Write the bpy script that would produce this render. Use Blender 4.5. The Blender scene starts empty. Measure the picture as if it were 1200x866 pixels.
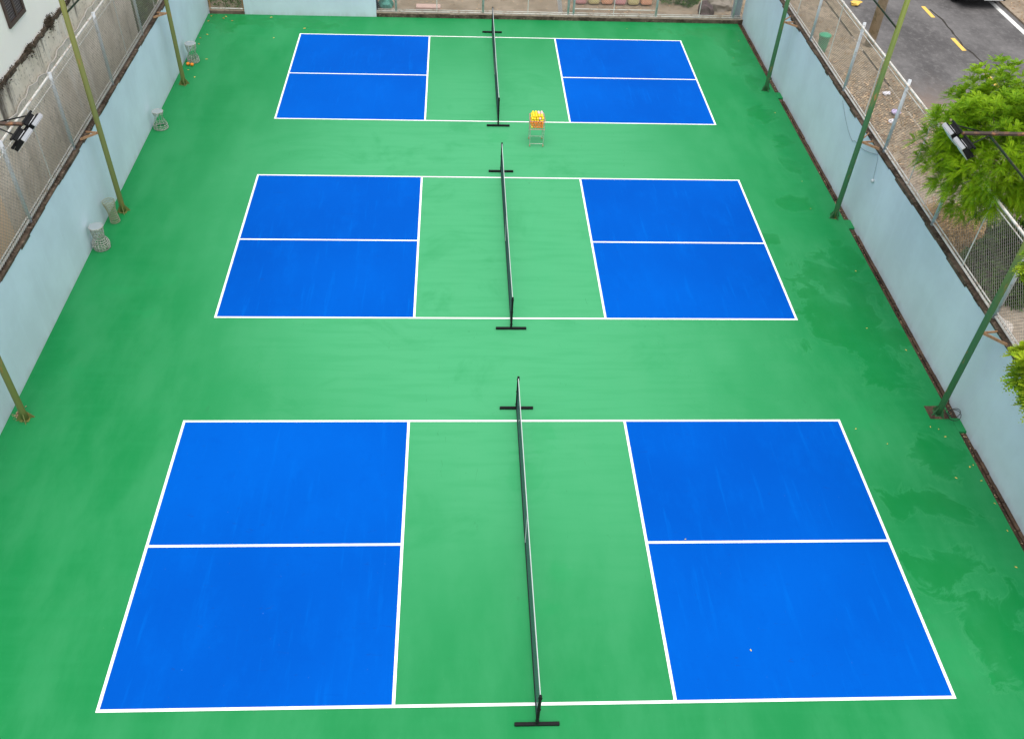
import bpy, bmesh, math, random
from mathutils import Vector, Matrix
R = math.radians
PI = math.pi
rnd = random.Random(7)
scene = bpy.context.scene
COL = scene.collection

# ------------------------------------------------------------------ helpers
class MB:
    """collects simple shapes and links them as ONE mesh object"""
    def __init__(s): s.v = []; s.f = []
    def quad(s, a, b, c, d):
        n = len(s.v); s.v += [tuple(a), tuple(b), tuple(c), tuple(d)]; s.f.append((n, n+1, n+2, n+3))
    def box(s, x0, x1, y0, y1, z0, z1):
        n = len(s.v)
        s.v += [(x0,y0,z0),(x1,y0,z0),(x1,y1,z0),(x0,y1,z0),(x0,y0,z1),(x1,y0,z1),(x1,y1,z1),(x0,y1,z1)]
        s.f += [tuple(n+i for i in q) for q in ((0,3,2,1),(4,5,6,7),(0,1,5,4),(1,2,6,5),(2,3,7,6),(3,0,4,7))]
        return s
    def obox(s, c, ax, ay, az):
        """box from centre and three half-axis vectors"""
        c, ax, ay, az = map(Vector, (c, ax, ay, az)); n = len(s.v)
        for k in (-1, 1):
            for i, j in ((-1,-1),(1,-1),(1,1),(-1,1)): s.v.append(tuple(c+ax*i+ay*j+az*k))
        s.f += [tuple(n+i for i in q) for q in ((0,3,2,1),(4,5,6,7),(0,1,5,4),(1,2,6,5),(2,3,7,6),(3,0,4,7))]
        return s
    def tube(s, pts, r, n=6, cap=True, closed=False):
        pts = [Vector(p) for p in pts]; m = len(pts); base = len(s.v)
        rr = r if isinstance(r, (list, tuple)) else [r]*m
        for i, p in enumerate(pts):
            if closed: d = pts[(i+1) % m]-pts[i-1]
            else: d = pts[min(i+1, m-1)]-pts[max(i-1, 0)]
            d = d.normalized() if d.length > 1e-9 else Vector((0,0,1))
            up = Vector((0,0,1)) if abs(d.z) < .9 else Vector((1,0,0))
            u = d.cross(up).normalized(); w = u.cross(d)
            for k in range(n):
                a = 2*PI*(k+.5)/n
                s.v.append(tuple(p+(u*math.cos(a)+w*math.sin(a))*rr[i]))
        for i in range(m if closed else m-1):
            j = (i+1) % m
            for k in range(n):
                l = (k+1) % n
                s.f.append((base+i*n+k, base+j*n+k, base+j*n+l, base+i*n+l))
        if cap and not closed:
            s.f.append(tuple(base+k for k in range(n))); s.f.append(tuple(base+(m-1)*n+k for k in reversed(range(n))))
        return s
    def ring(s, c, r, t, n=20, m=5, squash=1):
        s.tube([(c[0]+r*math.cos(2*PI*i/n), c[1]+r*squash*math.sin(2*PI*i/n), c[2]) for i in range(n)], t, m, closed=True)
        return s
    def lathe(s, c, prof, n=20, cap=True):
        base = len(s.v); m = len(prof)
        for r, z in prof:
            for k in range(n):
                a = 2*PI*k/n; s.v.append((c[0]+r*math.cos(a), c[1]+r*math.sin(a), c[2]+z))
        for i in range(m-1):
            for k in range(n):
                l = (k+1) % n; s.f.append((base+i*n+k, base+i*n+l, base+(i+1)*n+l, base+(i+1)*n+k))
        if cap:
            s.f.append(tuple(base+k for k in reversed(range(n)))); s.f.append(tuple(base+(m-1)*n+k for k in range(n)))
        return s
    def build(s, name, mat, parent=None, smooth=False, bevel=0):
        me = bpy.data.meshes.new(name); me.from_pydata(s.v, [], s.f); me.update()
        if bevel:
            bm = bmesh.new(); bm.from_mesh(me)
            bmesh.ops.bevel(bm, geom=bm.edges[:], offset=bevel, segments=2, affect='EDGES', profile=.5)
            bm.to_mesh(me); bm.free()
        if smooth:
            for p in me.polygons: p.use_smooth = True
        o = bpy.data.objects.new(name, me); COL.objects.link(o)
        if mat: me.materials.append(mat)
        if parent: o.parent = parent
        return o

def tag(o, label=None, cat=None, group=None, kind=None):
    if label: o['label'] = label
    if cat: o['category'] = cat
    if group: o['group'] = group
    if kind: o['kind'] = kind
    return o
def thing(name, label, cat, loc=(0,0,0), group=None):
    o = bpy.data.objects.new(name, None); COL.objects.link(o); o.location = loc; o.empty_display_size = .2
    return tag(o, label, cat, group)
def struct(name, mb, mat): return tag(mb.build(name, mat), kind='structure')
def copy_tree(o, loc, label=None, group=None, parent=None, scale=None):
    c = o.copy(); COL.objects.link(c)
    if parent: c.parent = parent
    else:
        c.location = loc
        if label: c['label'] = label
        if group: c['group'] = group
        if scale: c.scale = scale
    for ch in o.children: copy_tree(ch, None, parent=c)
    return c

# ------------------------------------------------------------------ materials
class NT:
    def __init__(s, name):
        s.m = bpy.data.materials.new(name); s.m.use_nodes = True; s.t = s.m.node_tree
        s.b = s.t.nodes['Principled BSDF']
        s.co = s.t.nodes.new('ShaderNodeTexCoord').outputs['Object']
        s.geo = None
    def pos(s):
        if not s.geo: s.geo = s.t.nodes.new('ShaderNodeNewGeometry')
        return s.geo.outputs['Position']
    def set(s, sock, v):
        if isinstance(v, bpy.types.NodeSocket): s.t.links.new(v, sock)
        elif isinstance(v, (tuple, list)) and len(v) == 3 and sock.type == 'RGBA': sock.default_value = (*v, 1)
        else: sock.default_value = v
    def noise(s, scale, detail=4, rough=.55, vec=None, stretch=None, dist=0):
        v = vec or s.pos()
        if stretch:
            q = s.t.nodes.new('ShaderNodeVectorMath'); q.operation = 'MULTIPLY'; s.set(q.inputs[0], v); q.inputs[1].default_value = stretch; v = q.outputs[0]
        n = s.t.nodes.new('ShaderNodeTexNoise'); s.set(n.inputs['Vector'], v)
        n.inputs['Scale'].default_value = scale; n.inputs['Detail'].default_value = detail; n.inputs['Roughness'].default_value = rough; n.inputs['Distortion'].default_value = dist
        return n.outputs['Fac']
    def ramp(s, fac, lo, hi, a=0., b=1.):
        n = s.t.nodes.new('ShaderNodeMapRange'); n.interpolation_type = 'SMOOTHSTEP'
        s.set(n.inputs[0], fac); n.inputs[1].default_value = lo; n.inputs[2].default_value = hi; n.inputs[3].default_value = a; n.inputs[4].default_value = b
        return n.outputs[0]
    def math(s, op, a, b=None, clamp=False):
        n = s.t.nodes.new('ShaderNodeMath'); n.operation = op; n.use_clamp = clamp; s.set(n.inputs[0], a)
        if b is not None: s.set(n.inputs[1], b)
        return n.outputs[0]
    def mix(s, fac, a, b):
        n = s.t.nodes.new('ShaderNodeMix'); n.data_type = 'RGBA'
        s.set(n.inputs[0], fac); s.set(n.inputs[6], a); s.set(n.inputs[7], b)
        return n.outputs[2]
    def bump(s, h, strength=.3, dist=.02):
        n = s.t.nodes.new('ShaderNodeBump'); n.inputs['Strength'].default_value = strength; n.inputs['Distance'].default_value = dist
        s.set(n.inputs['Height'], h); s.t.links.new(n.outputs[0], s.b.inputs['Normal'])
    def fin(s, col, rough=.6, metal=0, spec=.5):
        s.set(s.b.inputs['Base Color'], col); s.set(s.b.inputs['Roughness'], rough); s.b.inputs['Metallic'].default_value = metal
        s.b.inputs['Specular IOR Level'].default_value = spec
        return s.m
    def xyz(s):
        n = s.t.nodes.new('ShaderNodeSeparateXYZ'); s.set(n.inputs[0], s.pos()); return n.outputs

def simple(name, col, rough=.55, var=.15, scale=6, metal=0, spec=.4, wear_shade=None, wamt=.3):
    """a colour with fine tonal noise, and optionally a second wear colour in patches"""
    n = NT(name)
    dark = tuple(c*(1-var) for c in col); lite = tuple(min(1, c*(1+var)) for c in col)
    c = n.mix(n.noise(scale), dark, lite)
    if wear_shade: c = n.mix(n.ramp(n.noise(scale*1.7, 6, .65), .62-wamt*.4, .72), c, wear_shade)
    return n.fin(c, rough, metal, spec)

M = {}
# --- court paint
STAINS = [(7.93,11.1,.5,.4),(7.95,7.9,.85,1.0),(8.35,7.0,.65,.9),(7.6,6.3,1.1,.6),(7.9,5.6,1.1,.55),(8.3,4.7,.7,.8),(8.6,8.8,.4,.6),(6.85,9.5,.35,.3),(7.3,7.1,.5,.4),
          (-7.2,22.42,1.7,.42),(-9.45,22.7,.75,.55),(-9.3,21.9,.35,.5),(7.9,22.35,1.2,.45),(8.5,21.6,.7,1.0),(8.6,20.2,.5,.7),(8.6,18.6,.4,.8),(8.5,14.6,.35,.5),(8.5,13.2,.3,.4),
          (7.7,.9,.8,.5),(7.5,-.6,.7,.5),(7.9,-1.7,.7,.8),(8.4,2.0,.5,.8),(8.2,-2.8,.6,.7),(8.3,16.2,.5,.5)]
FAINT = [(-8.15,7.6,.5,.25),(-8.9,7.2,.4,.22),(-9.4,4.5,.4,.3),(-8.3,6.4,.5,.2),(.05,1.5,.45,.7),(.1,-1.45,.32,.5),(.05,-3.3,.5,.28),(-.05,14.4,.45,.38),(.45,2.6,.35,.5),(.5,-.6,.3,.25),(7.2,3.2,.6,.5),(6.9,-2.2,.5,.7)]
n = NT('green_court_paint')
def blots(lst):
    dm = None
    for (sx, sy, rx, ry) in lst:
        q = n.t.nodes.new('ShaderNodeVectorMath'); q.operation = 'MULTIPLY_ADD'; n.set(q.inputs[0], n.pos())
        q.inputs[1].default_value = (1/rx, 1/ry, 0); q.inputs[2].default_value = (-sx/rx, -sy/ry, 0)
        l = n.t.nodes.new('ShaderNodeVectorMath'); l.operation = 'LENGTH'; n.t.links.new(q.outputs[0], l.inputs[0])
        dm = l.outputs['Value'] if dm is None else n.math('MINIMUM', dm, l.outputs['Value'])
    return dm
dmin = blots(STAINS); dfnt = blots(FAINT)
nz = n.noise(1.1, 8, .66, dist=.8)
nzz = n.math('MULTIPLY', n.math('SUBTRACT', nz, .5), 4.6); wob = n.math('ADD', dmin, nzz)
damp = n.ramp(wob, 1.0, .7); wobf = n.math('ADD', dfnt, nzz); dampf = n.ramp(wobf, 1.05, .5)
tide = n.math('MULTIPLY', n.ramp(wob, .86, .98), n.ramp(wob, 1.12, 1.0))
xs = n.xyz()
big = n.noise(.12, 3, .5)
# vignette painted into the green: paler mid floor, shaded darker toward walls and ends
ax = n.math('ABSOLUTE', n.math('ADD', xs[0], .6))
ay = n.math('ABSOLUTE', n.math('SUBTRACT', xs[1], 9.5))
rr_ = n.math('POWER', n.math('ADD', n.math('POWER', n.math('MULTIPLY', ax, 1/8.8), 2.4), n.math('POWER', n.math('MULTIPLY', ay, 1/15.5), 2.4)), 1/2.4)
wear_shade = n.ramp(n.math('ADD', rr_, n.math('MULTIPLY', n.math('SUBTRACT', big, .5), .55)), 1.0, .26)
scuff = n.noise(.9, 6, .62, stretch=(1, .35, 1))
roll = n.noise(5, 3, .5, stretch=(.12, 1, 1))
c = n.mix(wear_shade, (.006,.205,.054), (.058,.335,.145))
c = n.mix(n.ramp(scuff, .35, .7, 0, .3), c, (.066,.325,.145))
c = n.mix(n.ramp(roll, .4, .75, 0, .22), c, (.018,.25,.08))
c = n.mix(n.ramp(n.noise(.45, 5, .65, dist=.6), .52, .68, 0, .35), c, (.014,.235,.072))
dl = n.ramp(n.noise(.8, 4, .6), .3, .6, .28, .62)
c = n.mix(n.math('MULTIPLY', damp, dl), c, (.002,.18,.034))
c = n.mix(n.math('MULTIPLY', dampf, n.math('MULTIPLY', dl, .38)), c, (.008,.27,.075))
c = n.mix(n.math('MULTIPLY', tide, .10), c, (.08,.34,.15))
scf = n.ramp(n.noise(2.6, 3, .5, stretch=(4, 1, 1), dist=1.6), .705, .73, 0, .28)
c = n.mix(scf, c, (.02,.17,.06))
sp = n.ramp(n.noise(34, 2, .5), .74, .8)
c = n.mix(n.math('MULTIPLY', sp, .25), c, (.25,.45,.25))
n.bump(n.noise(220, 2), .15, .002)
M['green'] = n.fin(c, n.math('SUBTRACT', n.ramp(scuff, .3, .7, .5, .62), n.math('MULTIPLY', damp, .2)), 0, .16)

n = NT('blue_court_paint')
s1 = n.noise(1.6, 8, .7, stretch=(1, .45, 1)); s2 = n.noise(7, 4, .6, stretch=(1, .07, 1)); s3 = n.noise(.16, 2); s4 = n.noise(9, 4, .65, stretch=(.12, 1, 1))
c = n.mix(n.ramp(s3, .3, .7), (.0,.070,.40), (.0,.092,.48))
c = n.mix(n.ramp(s1, .46, .74, 0, .38), c, (.0,.106,.52))
c = n.mix(n.ramp(s2, .56, .76, 0, .42), c, (.0,.122,.55))
c = n.mix(n.ramp(s4, .60, .78, 0, .25), c, (.0,.064,.39))
c = n.mix(n.ramp(n.noise(2.9, 7, .7, dist=.6), .57, .66, 0, .22), c, (.0,.07,.41))
sp = n.ramp(n.noise(26, 2, .5), .76, .8, 0, .3)
c = n.mix(sp, c, (.15,.33,.72))
sc = n.ramp(n.noise(3.2, 3, .5, stretch=(1, 4.5, 1), dist=1.5), .705, .73, 0, .3)
c = n.mix(sc, c, (.01,.05,.25))
n.bump(n.noise(220, 2), .15, .002)
M['blue'] = n.fin(c, .7, 0, .02)
n = NT('white_line_paint')
M['line'] = n.fin(n.mix(n.ramp(n.noise(7, 6, .7), .6, .78, 0, .35), (.83,.84,.83), (.62,.72,.68)), .6)

def wallmat(name, col, stain, amt):
    n = NT(name); z = n.xyz()[2]
    drip = n.noise(2.2, 5, .6, stretch=(1.6, 1.6, .12)); bl = n.noise(.7, 5, .6); sp = n.noise(9, 4, .7)
    c = n.mix(n.ramp(bl, .3, .7), tuple(k*.93 for k in col), tuple(min(1, k*1.05) for k in col))
    c = n.mix(n.ramp(drip, .5, .78, 0, amt), c, tuple(k*1.12 for k in col))
    c = n.mix(n.ramp(sp, .68, .78, 0, amt*1.3), c, stain)
    foot = n.math('MULTIPLY', n.ramp(n.math('ADD', z, n.math('MULTIPLY', drip, .5)), .42, .22), .28)   # splashed mud band of uneven height
    c = n.mix(foot, c, (.36,.40,.38))
    n.bump(n.noise(30, 5), .2, .006)
    return n.fin(c, .8, 0, .2)
M['wall'] = wallmat('pale_blue_wall_paint', (.585,.695,.77), (.33,.38,.42), .36)
n = NT('mossy_wall_top'); a = n.noise(3, 6, .7); b = n.noise(14, 4, .7)
c = n.mix(n.ramp(a, .35, .65), (.045,.032,.024), (.13,.10,.075)); c = n.mix(n.ramp(b, .55, .7), c, (.26,.20,.15)); n.bump(b, .6, .02)
M['moss'] = n.fin(c, .95, 0, .1)
n = NT('rusty_channel'); a = n.noise(4, 6, .7, stretch=(1, .5, 1)); b = n.noise(18, 4, .7)
c = n.mix(n.ramp(a, .35, .65), (.04,.027,.02), (.115,.072,.048)); c = n.mix(n.ramp(b, .6, .72), c, (.30,.24,.18)); n.bump(b, .7, .02)
M['channel'] = n.fin(c, .9, 0, .2)
n = NT('cement_render'); st = n.noise(1.6, 6, .65, stretch=(1, 1, .13)); bl = n.noise(1.2, 6, .65); f = n.noise(11, 5, .7); zz = n.xyz()[2]
c = n.mix(n.ramp(bl, .3, .7), (.66,.575,.465), (.86,.775,.66)); c = n.mix(n.ramp(st, .53, .70, 0, .5), c, (.30,.26,.21))
c = n.mix(n.ramp(f, .54, .66, 0, .75), c, (.30,.26,.205)); c = n.mix(n.ramp(n.noise(1.9, 6, .6, stretch=(1,1,.2)), .57, .7, 0, .8), c, (.82,.78,.71))
top = n.math('MULTIPLY', n.ramp(n.math('ADD', zz, n.math('MULTIPLY', n.math('SUBTRACT', st, .5), 5.0)), 3.5, 4.3), .9)
c = n.mix(top, c, (.085,.07,.06)); n.bump(f, .5, .02)
M['cement'] = n.fin(c, .92, 0, .15)
n = NT('white_stucco'); c = n.mix(n.ramp(n.noise(1.2, 5, .6, stretch=(1,1,.3)), .5, .75, 0, .35), (.96,.93,.86), (.90,.86,.79)); n.bump(n.noise(60, 3), .2, .004)
M['stucco'] = n.fin(c, .85, 0, .2)
n = NT('peach_render'); c = n.mix(n.ramp(n.noise(1.5, 5, .6, stretch=(1,1,.3)), .4, .7), (.82,.62,.42), (.88,.70,.50)); n.bump(n.noise(40, 3), .2, .004)
M['peach'] = n.fin(c, .85, 0, .2)
n = NT('trodden_dirt'); a = n.noise(.9, 6, .65); b = n.noise(6, 6, .7); d = n.noise(30, 3, .7)
c = n.mix(n.ramp(a, .3, .7), (.20,.155,.11), (.34,.275,.21)); c = n.mix(n.ramp(b, .5, .7, 0, .6), c, (.12,.09,.065)); c = n.mix(n.ramp(d, .60, .72, 0, .6), c, (.46,.40,.33)); n.bump(b, .6, .03)
M['dirt'] = n.fin(c, .95, 0, .1)
n = NT('concrete_paving'); a = n.noise(.8, 6, .65); b = n.noise(5, 6, .7, stretch=(1, .6, 1)); d = n.noise(40, 3, .7); xs = n.xyz()
c = n.mix(n.ramp(a, .3, .7), (.21,.16,.105), (.34,.27,.19)); c = n.mix(n.ramp(b, .44, .62, 0, .8), c, (.13,.095,.062))
wet = n.ramp(n.math('ADD', xs[1], n.math('MULTIPLY', n.math('SUBTRACT', a, .5), 9)), 14.4, 10.5)
c = n.mix(n.math('MULTIPLY', wet, .5), c, (.44,.375,.315)); c = n.mix(n.ramp(d, .62, .75, 0, .35), c, (.22,.18,.14)); n.bump(b, .4, .02)
M['paving'] = n.fin(c, .9, 0, .2)
n = NT('old_asphalt'); a = n.noise(.55, 6, .65, stretch=(1, .55, 1)); b = n.noise(4.5, 9, .78, stretch=(1, .7, 1)); d = n.noise(55, 3, .75); xs = n.xyz()
c = n.mix(n.ramp(a, .35, .65), (.070,.066,.066), (.135,.128,.127)); c = n.mix(n.ramp(b, .48, .68, 0, .55), c, (.20,.19,.185)); c = n.mix(n.ramp(b, .47, .3, 0, .55), c, (.045,.042,.042))
c = n.mix(n.ramp(d, .55, .75, 0, .45), c, (.22,.215,.21))
sand = n.ramp(n.math('ADD', n.math('ADD', n.math('MULTIPLY', xs[1], .9), n.math('MULTIPLY', xs[0], .35)), n.math('MULTIPLY', n.math('SUBTRACT', a, .5), 5)), 22.4, 18.6)
c = n.mix(n.math('MULTIPLY', sand, .8), c, (.26,.185,.14)); n.bump(d, .5, .01)
M['asphalt'] = n.fin(c, .78, 0, .35)
M['ykey'] = simple('yellow_road_paint', (.78,.50,.10), .7, .15, 12, wear_shade=(.35,.27,.14), wamt=.25)
M['wroad'] = simple('white_road_paint', (.74,.74,.71), .7, .1, 8, wear_shade=(.40,.38,.36), wamt=.3)
M['kerb'] = simple('kerb_concrete', (.38,.32,.25), .9, .25, 5, wear_shade=(.18,.15,.12), wamt=.4)
M['dark'] = simple('dark_slot', (.035,.03,.025), .95, .3, 8)
n = NT('soil'); c = n.mix(n.noise(.3, 5, .6), (.16,.13,.09), (.22,.20,.12)); M['soil'] = n.fin(c, 1, 0, .05)
# --- metals and others
M['galv'] = simple('pale_blue_post_paint', (.54,.57,.60), .6, .2, 5, 0, .2, wear_shade=(.34,.31,.28), wamt=.25)
M['rail'] = simple('weathered_rail', (.62,.60,.56), .55, .2, 4, 0, .4, wear_shade=(.33,.24,.17), wamt=.35)
M['wire'] = simple('chain_link_wire', (.30,.28,.25), .55, .3, 3, .2, .4)
M['wirepale'] = simple('thin_stay_paint', (.60,.60,.57), .5, .15, 5)
n = NT('green_pole_paint'); z = n.xyz(); w = n.noise(2.5, 6, .7, stretch=(1,1,.5))
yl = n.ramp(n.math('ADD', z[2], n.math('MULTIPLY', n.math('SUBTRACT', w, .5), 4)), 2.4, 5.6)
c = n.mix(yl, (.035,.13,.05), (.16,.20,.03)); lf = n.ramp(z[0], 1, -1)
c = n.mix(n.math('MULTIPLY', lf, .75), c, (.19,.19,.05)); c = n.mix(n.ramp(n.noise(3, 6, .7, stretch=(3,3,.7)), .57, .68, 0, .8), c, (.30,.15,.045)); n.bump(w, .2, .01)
M['pole'] = n.fin(c, .5, 0, .4)
M['rust'] = simple('rusty_steel', (.44,.24,.13), .8, .35, 9, wear_shade=(.20,.09,.05), wamt=.35)
M['strut'] = simple('dark_green_strut', (.018,.035,.022), .5, .3, 8, wear_shade=(.15,.07,.035), wamt=.2)
M['armrust'] = simple('rusted_dark_arm', (.05,.03,.022), .6, .4, 4, wear_shade=(.30,.13,.055), wamt=.35)
M['black'] = simple('black_powder_coat', (.010,.010,.011), .6, .3, 10, 0, .15)
M['netcord'] = simple('dark_net_cord', (.018,.055,.055), .7, .2, 20)
M['tape'] = simple('white_vinyl_tape', (.50,.54,.55), .5, .06, 10)
M['silver'] = simple('silver_bezel', (.60,.61,.62), .3, .1, 10, .7)
M['lens'] = simple('frosted_lamp_glass', (.80,.82,.84), .25, .05, 5)
M['chrome'] = simple('dull_steel_wire', (.62,.62,.57), .4, .5, 30, .3, wear_shade=(.12,.09,.06), wamt=.6)
M['mesh_bin'] = simple('tarnished_wire', (.36,.37,.26), .6, .3, 12, .3, wear_shade=(.25,.17,.1), wamt=.3)
M['oball'] = simple('orange_plastic', (.92,.27,.02), .5, .08, 10)
M['yball'] = simple('yellow_plastic', (.90,.68,.03), .5, .08, 10)
M['pball'] = simple('pale_pink_plastic', (.85,.55,.55), .5, .08, 10)
M['rim'] = simple('pink_enamel', (.72,.16,.25), .5, .15, 10)
M['bin'] = simple('green_bin_plastic', (.012,.27,.12), .45, .12, 4)
M['bindark'] = simple('green_bin_lid_plastic', (.016,.33,.16), .45, .12, 4)
M['paper'] = simple('crumpled_paper', (.72,.70,.76), .8, .15, 12)
M['lilac'] = simple('lilac_plastic_film', (.50,.42,.66), .5, .2, 12)
M['carpaint'] = simple('black_car_paint', (.012,.013,.014), .18, .1, 3, 0, .6)
M['tyre'] = simple('tyre_rubber', (.022,.021,.02), .85, .2, 20)
M['alloy'] = simple('alloy_rim', (.45,.45,.46), .3, .1, 8, .7)
M['glass'] = simple('tinted_glass', (.02,.035,.04), .08, .1, 2, 0, .6)
M['chromecar'] = simple('bright_trim', (.66,.66,.67), .25, .06, 4, .6)
M['bark'] = simple('bark', (.16,.115,.075), .95, .35, 9, wear_shade=(.07,.05,.035), wamt=.35)
M['utility'] = simple('weathered_concrete_pole', (.42,.34,.235), .9, .25, 2.5, wear_shade=(.16,.15,.08), wamt=.3)
M['shutter'] = simple('brown_shutter_paint', (.085,.055,.045), .6, .2, 10)
M['shutterpane'] = simple('dark_slat_paint', (.05,.042,.042), .5, .25, 14)
M['cable'] = simple('pale_sheathed_cable', (.50,.46,.41), .7, .2, 3)
M['blkcable'] = simple('black_cable', (.02,.02,.02), .6, .2, 3)
M['thincable'] = simple('grey_blue_cable', (.22,.29,.33), .6, .2, 3)
def leafmat(name, a, b, yl, trans=.25, mixed=.35):
    n = NT(name)
    rp = n.t.nodes.new('ShaderNodeNewGeometry').outputs['Random Per Island']
    c = n.mix(n.ramp(n.noise(1.7, 3, .5), .35, .65), a, b)
    c = n.mix(n.math('MULTIPLY', rp, mixed), c, yl)
    n.fin(c, .5, 0, .18)
    n.b.inputs['Subsurface Weight'].default_value = 0
    tr = n.t.nodes.new('ShaderNodeBsdfTranslucent'); n.set(tr.inputs[0], c)
    ms = n.t.nodes.new('ShaderNodeMixShader'); ms.inputs[0].default_value = trans
    n.t.links.new(n.b.outputs[0], ms.inputs[1]); n.t.links.new(tr.outputs[0], ms.inputs[2])
    n.t.links.new(ms.outputs[0], n.t.nodes['Material Output'].inputs[0])
    return n.m
M['frond'] = leafmat('bright_pinnate_leaf', (.085,.26,.006), (.24,.44,.010), (.48,.55,.022), .33)
M['frond2'] = leafmat('yellow_green_leaf', (.13,.30,.015), (.33,.46,.02), (.52,.52,.04), .3)
M['bush'] = leafmat('dark_bush_leaf', (.03,.085,.012), (.06,.14,.018), (.11,.17,.03), .2)
M['straw'] = leafmat('dry_straw', (.30,.19,.085), (.42,.28,.14), (.52,.38,.2), .1)
M['dryleaf'] = leafmat('dead_leaf', (.07,.035,.016), (.24,.12,.05), (.72,.52,.32), .1, .85)
M['yleaf'] = leafmat('yellow_fallen_leaf', (.62,.42,.05), (.70,.50,.10), (.72,.60,.25), .1)
M['oleaf'] = leafmat('orange_fallen_leaf', (.52,.20,.03), (.60,.28,.05), (.6,.35,.1), .1)

# ------------------------------------------------------------------ dimensions (metres; court floor z = 0)
XL, XR, YB = -10.15, 9.27, 23.1          # inner faces of side walls, back line
CH = 9.10                                # where the drain channel starts
Y0 = -13.0
COURTS = [(0,0), (-.004,9.276), (0,18.503)]
A, B, N, LW = 6.7056, 3.048, 2.175, .051

# ground, road, paving
g = MB(); g.box(-400, 400, -400, 400, -.6, -.35); struct('ground', g, M['soil'])
g = MB(); g.box(XL-.01, CH, Y0, YB, -.3, 0)
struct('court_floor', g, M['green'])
for (cx, cy) in COURTS:
    b = MB()
    for x0, x1 in ((-A+LW, -N-LW), (N+LW, A-LW)):
        for y0, y1 in ((-B+LW, -LW/2), (LW/2, B-LW)):
            z = .004; b.quad((cx+x0,cy+y0,z),(cx+x1,cy+y0,z),(cx+x1,cy+y1,z),(cx+x0,cy+y1,z))
    struct('blue_court_surface', b, M['blue'])
    l = MB(); z = .006
    def rect(x0, x1, y0, y1): l.quad((cx+x0,cy+y0,z),(cx+x1,cy+y0,z),(cx+x1,cy+y1,z),(cx+x0,cy+y1,z))
    rect(-A, A, -B, -B+LW); rect(-A, A, B-LW, B)
    for s in (-A, A-LW, -N-LW, N): rect(s, s+LW, -B+LW, B-LW)
    rect(-A+LW, -N-LW, -LW/2, LW/2); rect(N+LW, A-LW, -LW/2, LW/2)
    struct('court_lines', l, M['line'])
# drain channel along the wall with ragged lip, interrupted by painted patches at the poles
b = MB(); b.box(CH, XR, Y0, YB, -.3, -.05); struct('drain_channel', b, M['channel'])
b = MB()
y = Y0
while y < YB-.3:
    ln = rnd.uniform(.25, .9); y1 = min(y+ln, YB-.05); w = rnd.uniform(.012, .035)
    if not any(abs((y+y1)/2-py) < .75 for py in (3.2, 10.5, 17.8)):
        b.box(XR-.075, XR-.004, y, y1-.02, -.06, rnd.uniform(-.02, .004)); b.box(CH+.004, CH+w, y, y1-.01, -.06, .003)
    y = y1
struct('channel_edging', b, M['channel'])
b = MB()
for py in (3.2, 10.5, 17.8): b.box(CH+.002, XR-.004, py-.5, py-.12, -.05, .002)
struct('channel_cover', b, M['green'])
# outside, along the road
b = MB(); b.box(9.46, 13.05, Y0, 60, -.35, .02); b.box(13.13, 13.75, Y0, 60, -.35, .03); struct('pavement', b, M['paving'])
b = MB(); b.box(13.05, 13.13, Y0, 60, -.35, -.03); struct('gutter', b, M['dark'])
b = MB()
for y0, y1 in ((-5,8.2),(8.6,12.9),(13.3,18.9),(20.9,22.05),(26,30)): b.box(13.055, 13.125, y1, y1+(.45 if y1 != 22.05 else .1), -.03, .022)
b.box(13.055, 13.125, 20.95, 22.0, -.03, .022); b.box(13.055, 13.125, 14, 18.2, -.03, .018)
struct('kerb', b, M['kerb'])
b = MB(); b.box(13.75, 20.15, Y0, 60, -.35, 0); struct('road', b, M['asphalt'])
b = MB()
for k in range(-12, 12):
    y0 = 21.14+k*2.92; b.quad((16.78,y0,.005),(16.94,y0,.005),(16.94,y0+1.07,.005),(16.78,y0+1.07,.005))
struct('road_dashes', b, M['ykey'])
b = MB(); b.quad((19.74,Y0,.005),(19.94,Y0,.005),(19.94,60,.005),(19.74,60,.005)); struct('road_edge_line', b, M['wroad'])
b = MB(); b.box(20.15, 30, Y0, 60, -.35, .06); struct('verge', b, M['dirt'])
# cracks in the asphalt
b = MB(); x = 16.95; pts = []
for k in range(40):
    yy = 12+k*.33; x += rnd.uniform(-.07,.07); x += (17.0-x)*.1; pts.append((x, yy))
for (xa,ya),(xb,yb) in zip(pts, pts[1:]):
    w = rnd.uniform(.015,.05); b.quad((xa-w,ya,.003),(xa+w,ya,.003),(xb+w,yb,.003),(xb-w,yb,.003))
struct('road_crack', b, M['dark'])
# back yard and strip behind the house-side wall
b = MB(); b.box(-14, 9.46, YB+.28, 60, -.35, 0.0); b.box(-12, XL-.2, Y0, YB+.28, -.35, -.01); struct('dirt_yard', b, M['dirt'])

# ------------------------------------------------------------------ boundary walls
def wall(x0, x1, y0, y1, h, label, ragged):
    w = thing('boundary_wall', label, 'wall', ((x0+x1)/2, (y0+y1)/2, 0))
    def loc(mb): mb.v = [(a-w.location.x, bb-w.location.y, c) for a, bb, c in mb.v]; return mb
    loc(MB().box(x0, x1, y0, y1, -.3, h-.03)).build('wall_face', M['wall'], w)
    t = MB(); along_y = (y1-y0) > (x1-x0); p, e = (y0, y1) if along_y else (x0, x1)
    while p < e-.01:
        q = min(p+rnd.uniform(.25,.8), e); hh = h+rnd.uniform(-.012,.012); o = rnd.uniform(0,.012)
        if along_y: t.box(x0-o, x1+o, p, q, h-.03-ragged*rnd.random(), hh)
        else: t.box(p, q, y0-o, y1+o, h-.03, hh)
        p = q
    loc(t).build('mossy_top', M['moss'], w)
    return w
wall(XL-.22, XL, Y0, YB+.2, 2.2, 'pale blue wall on the house side, plain floor paint running up to its foot', .05)
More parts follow.
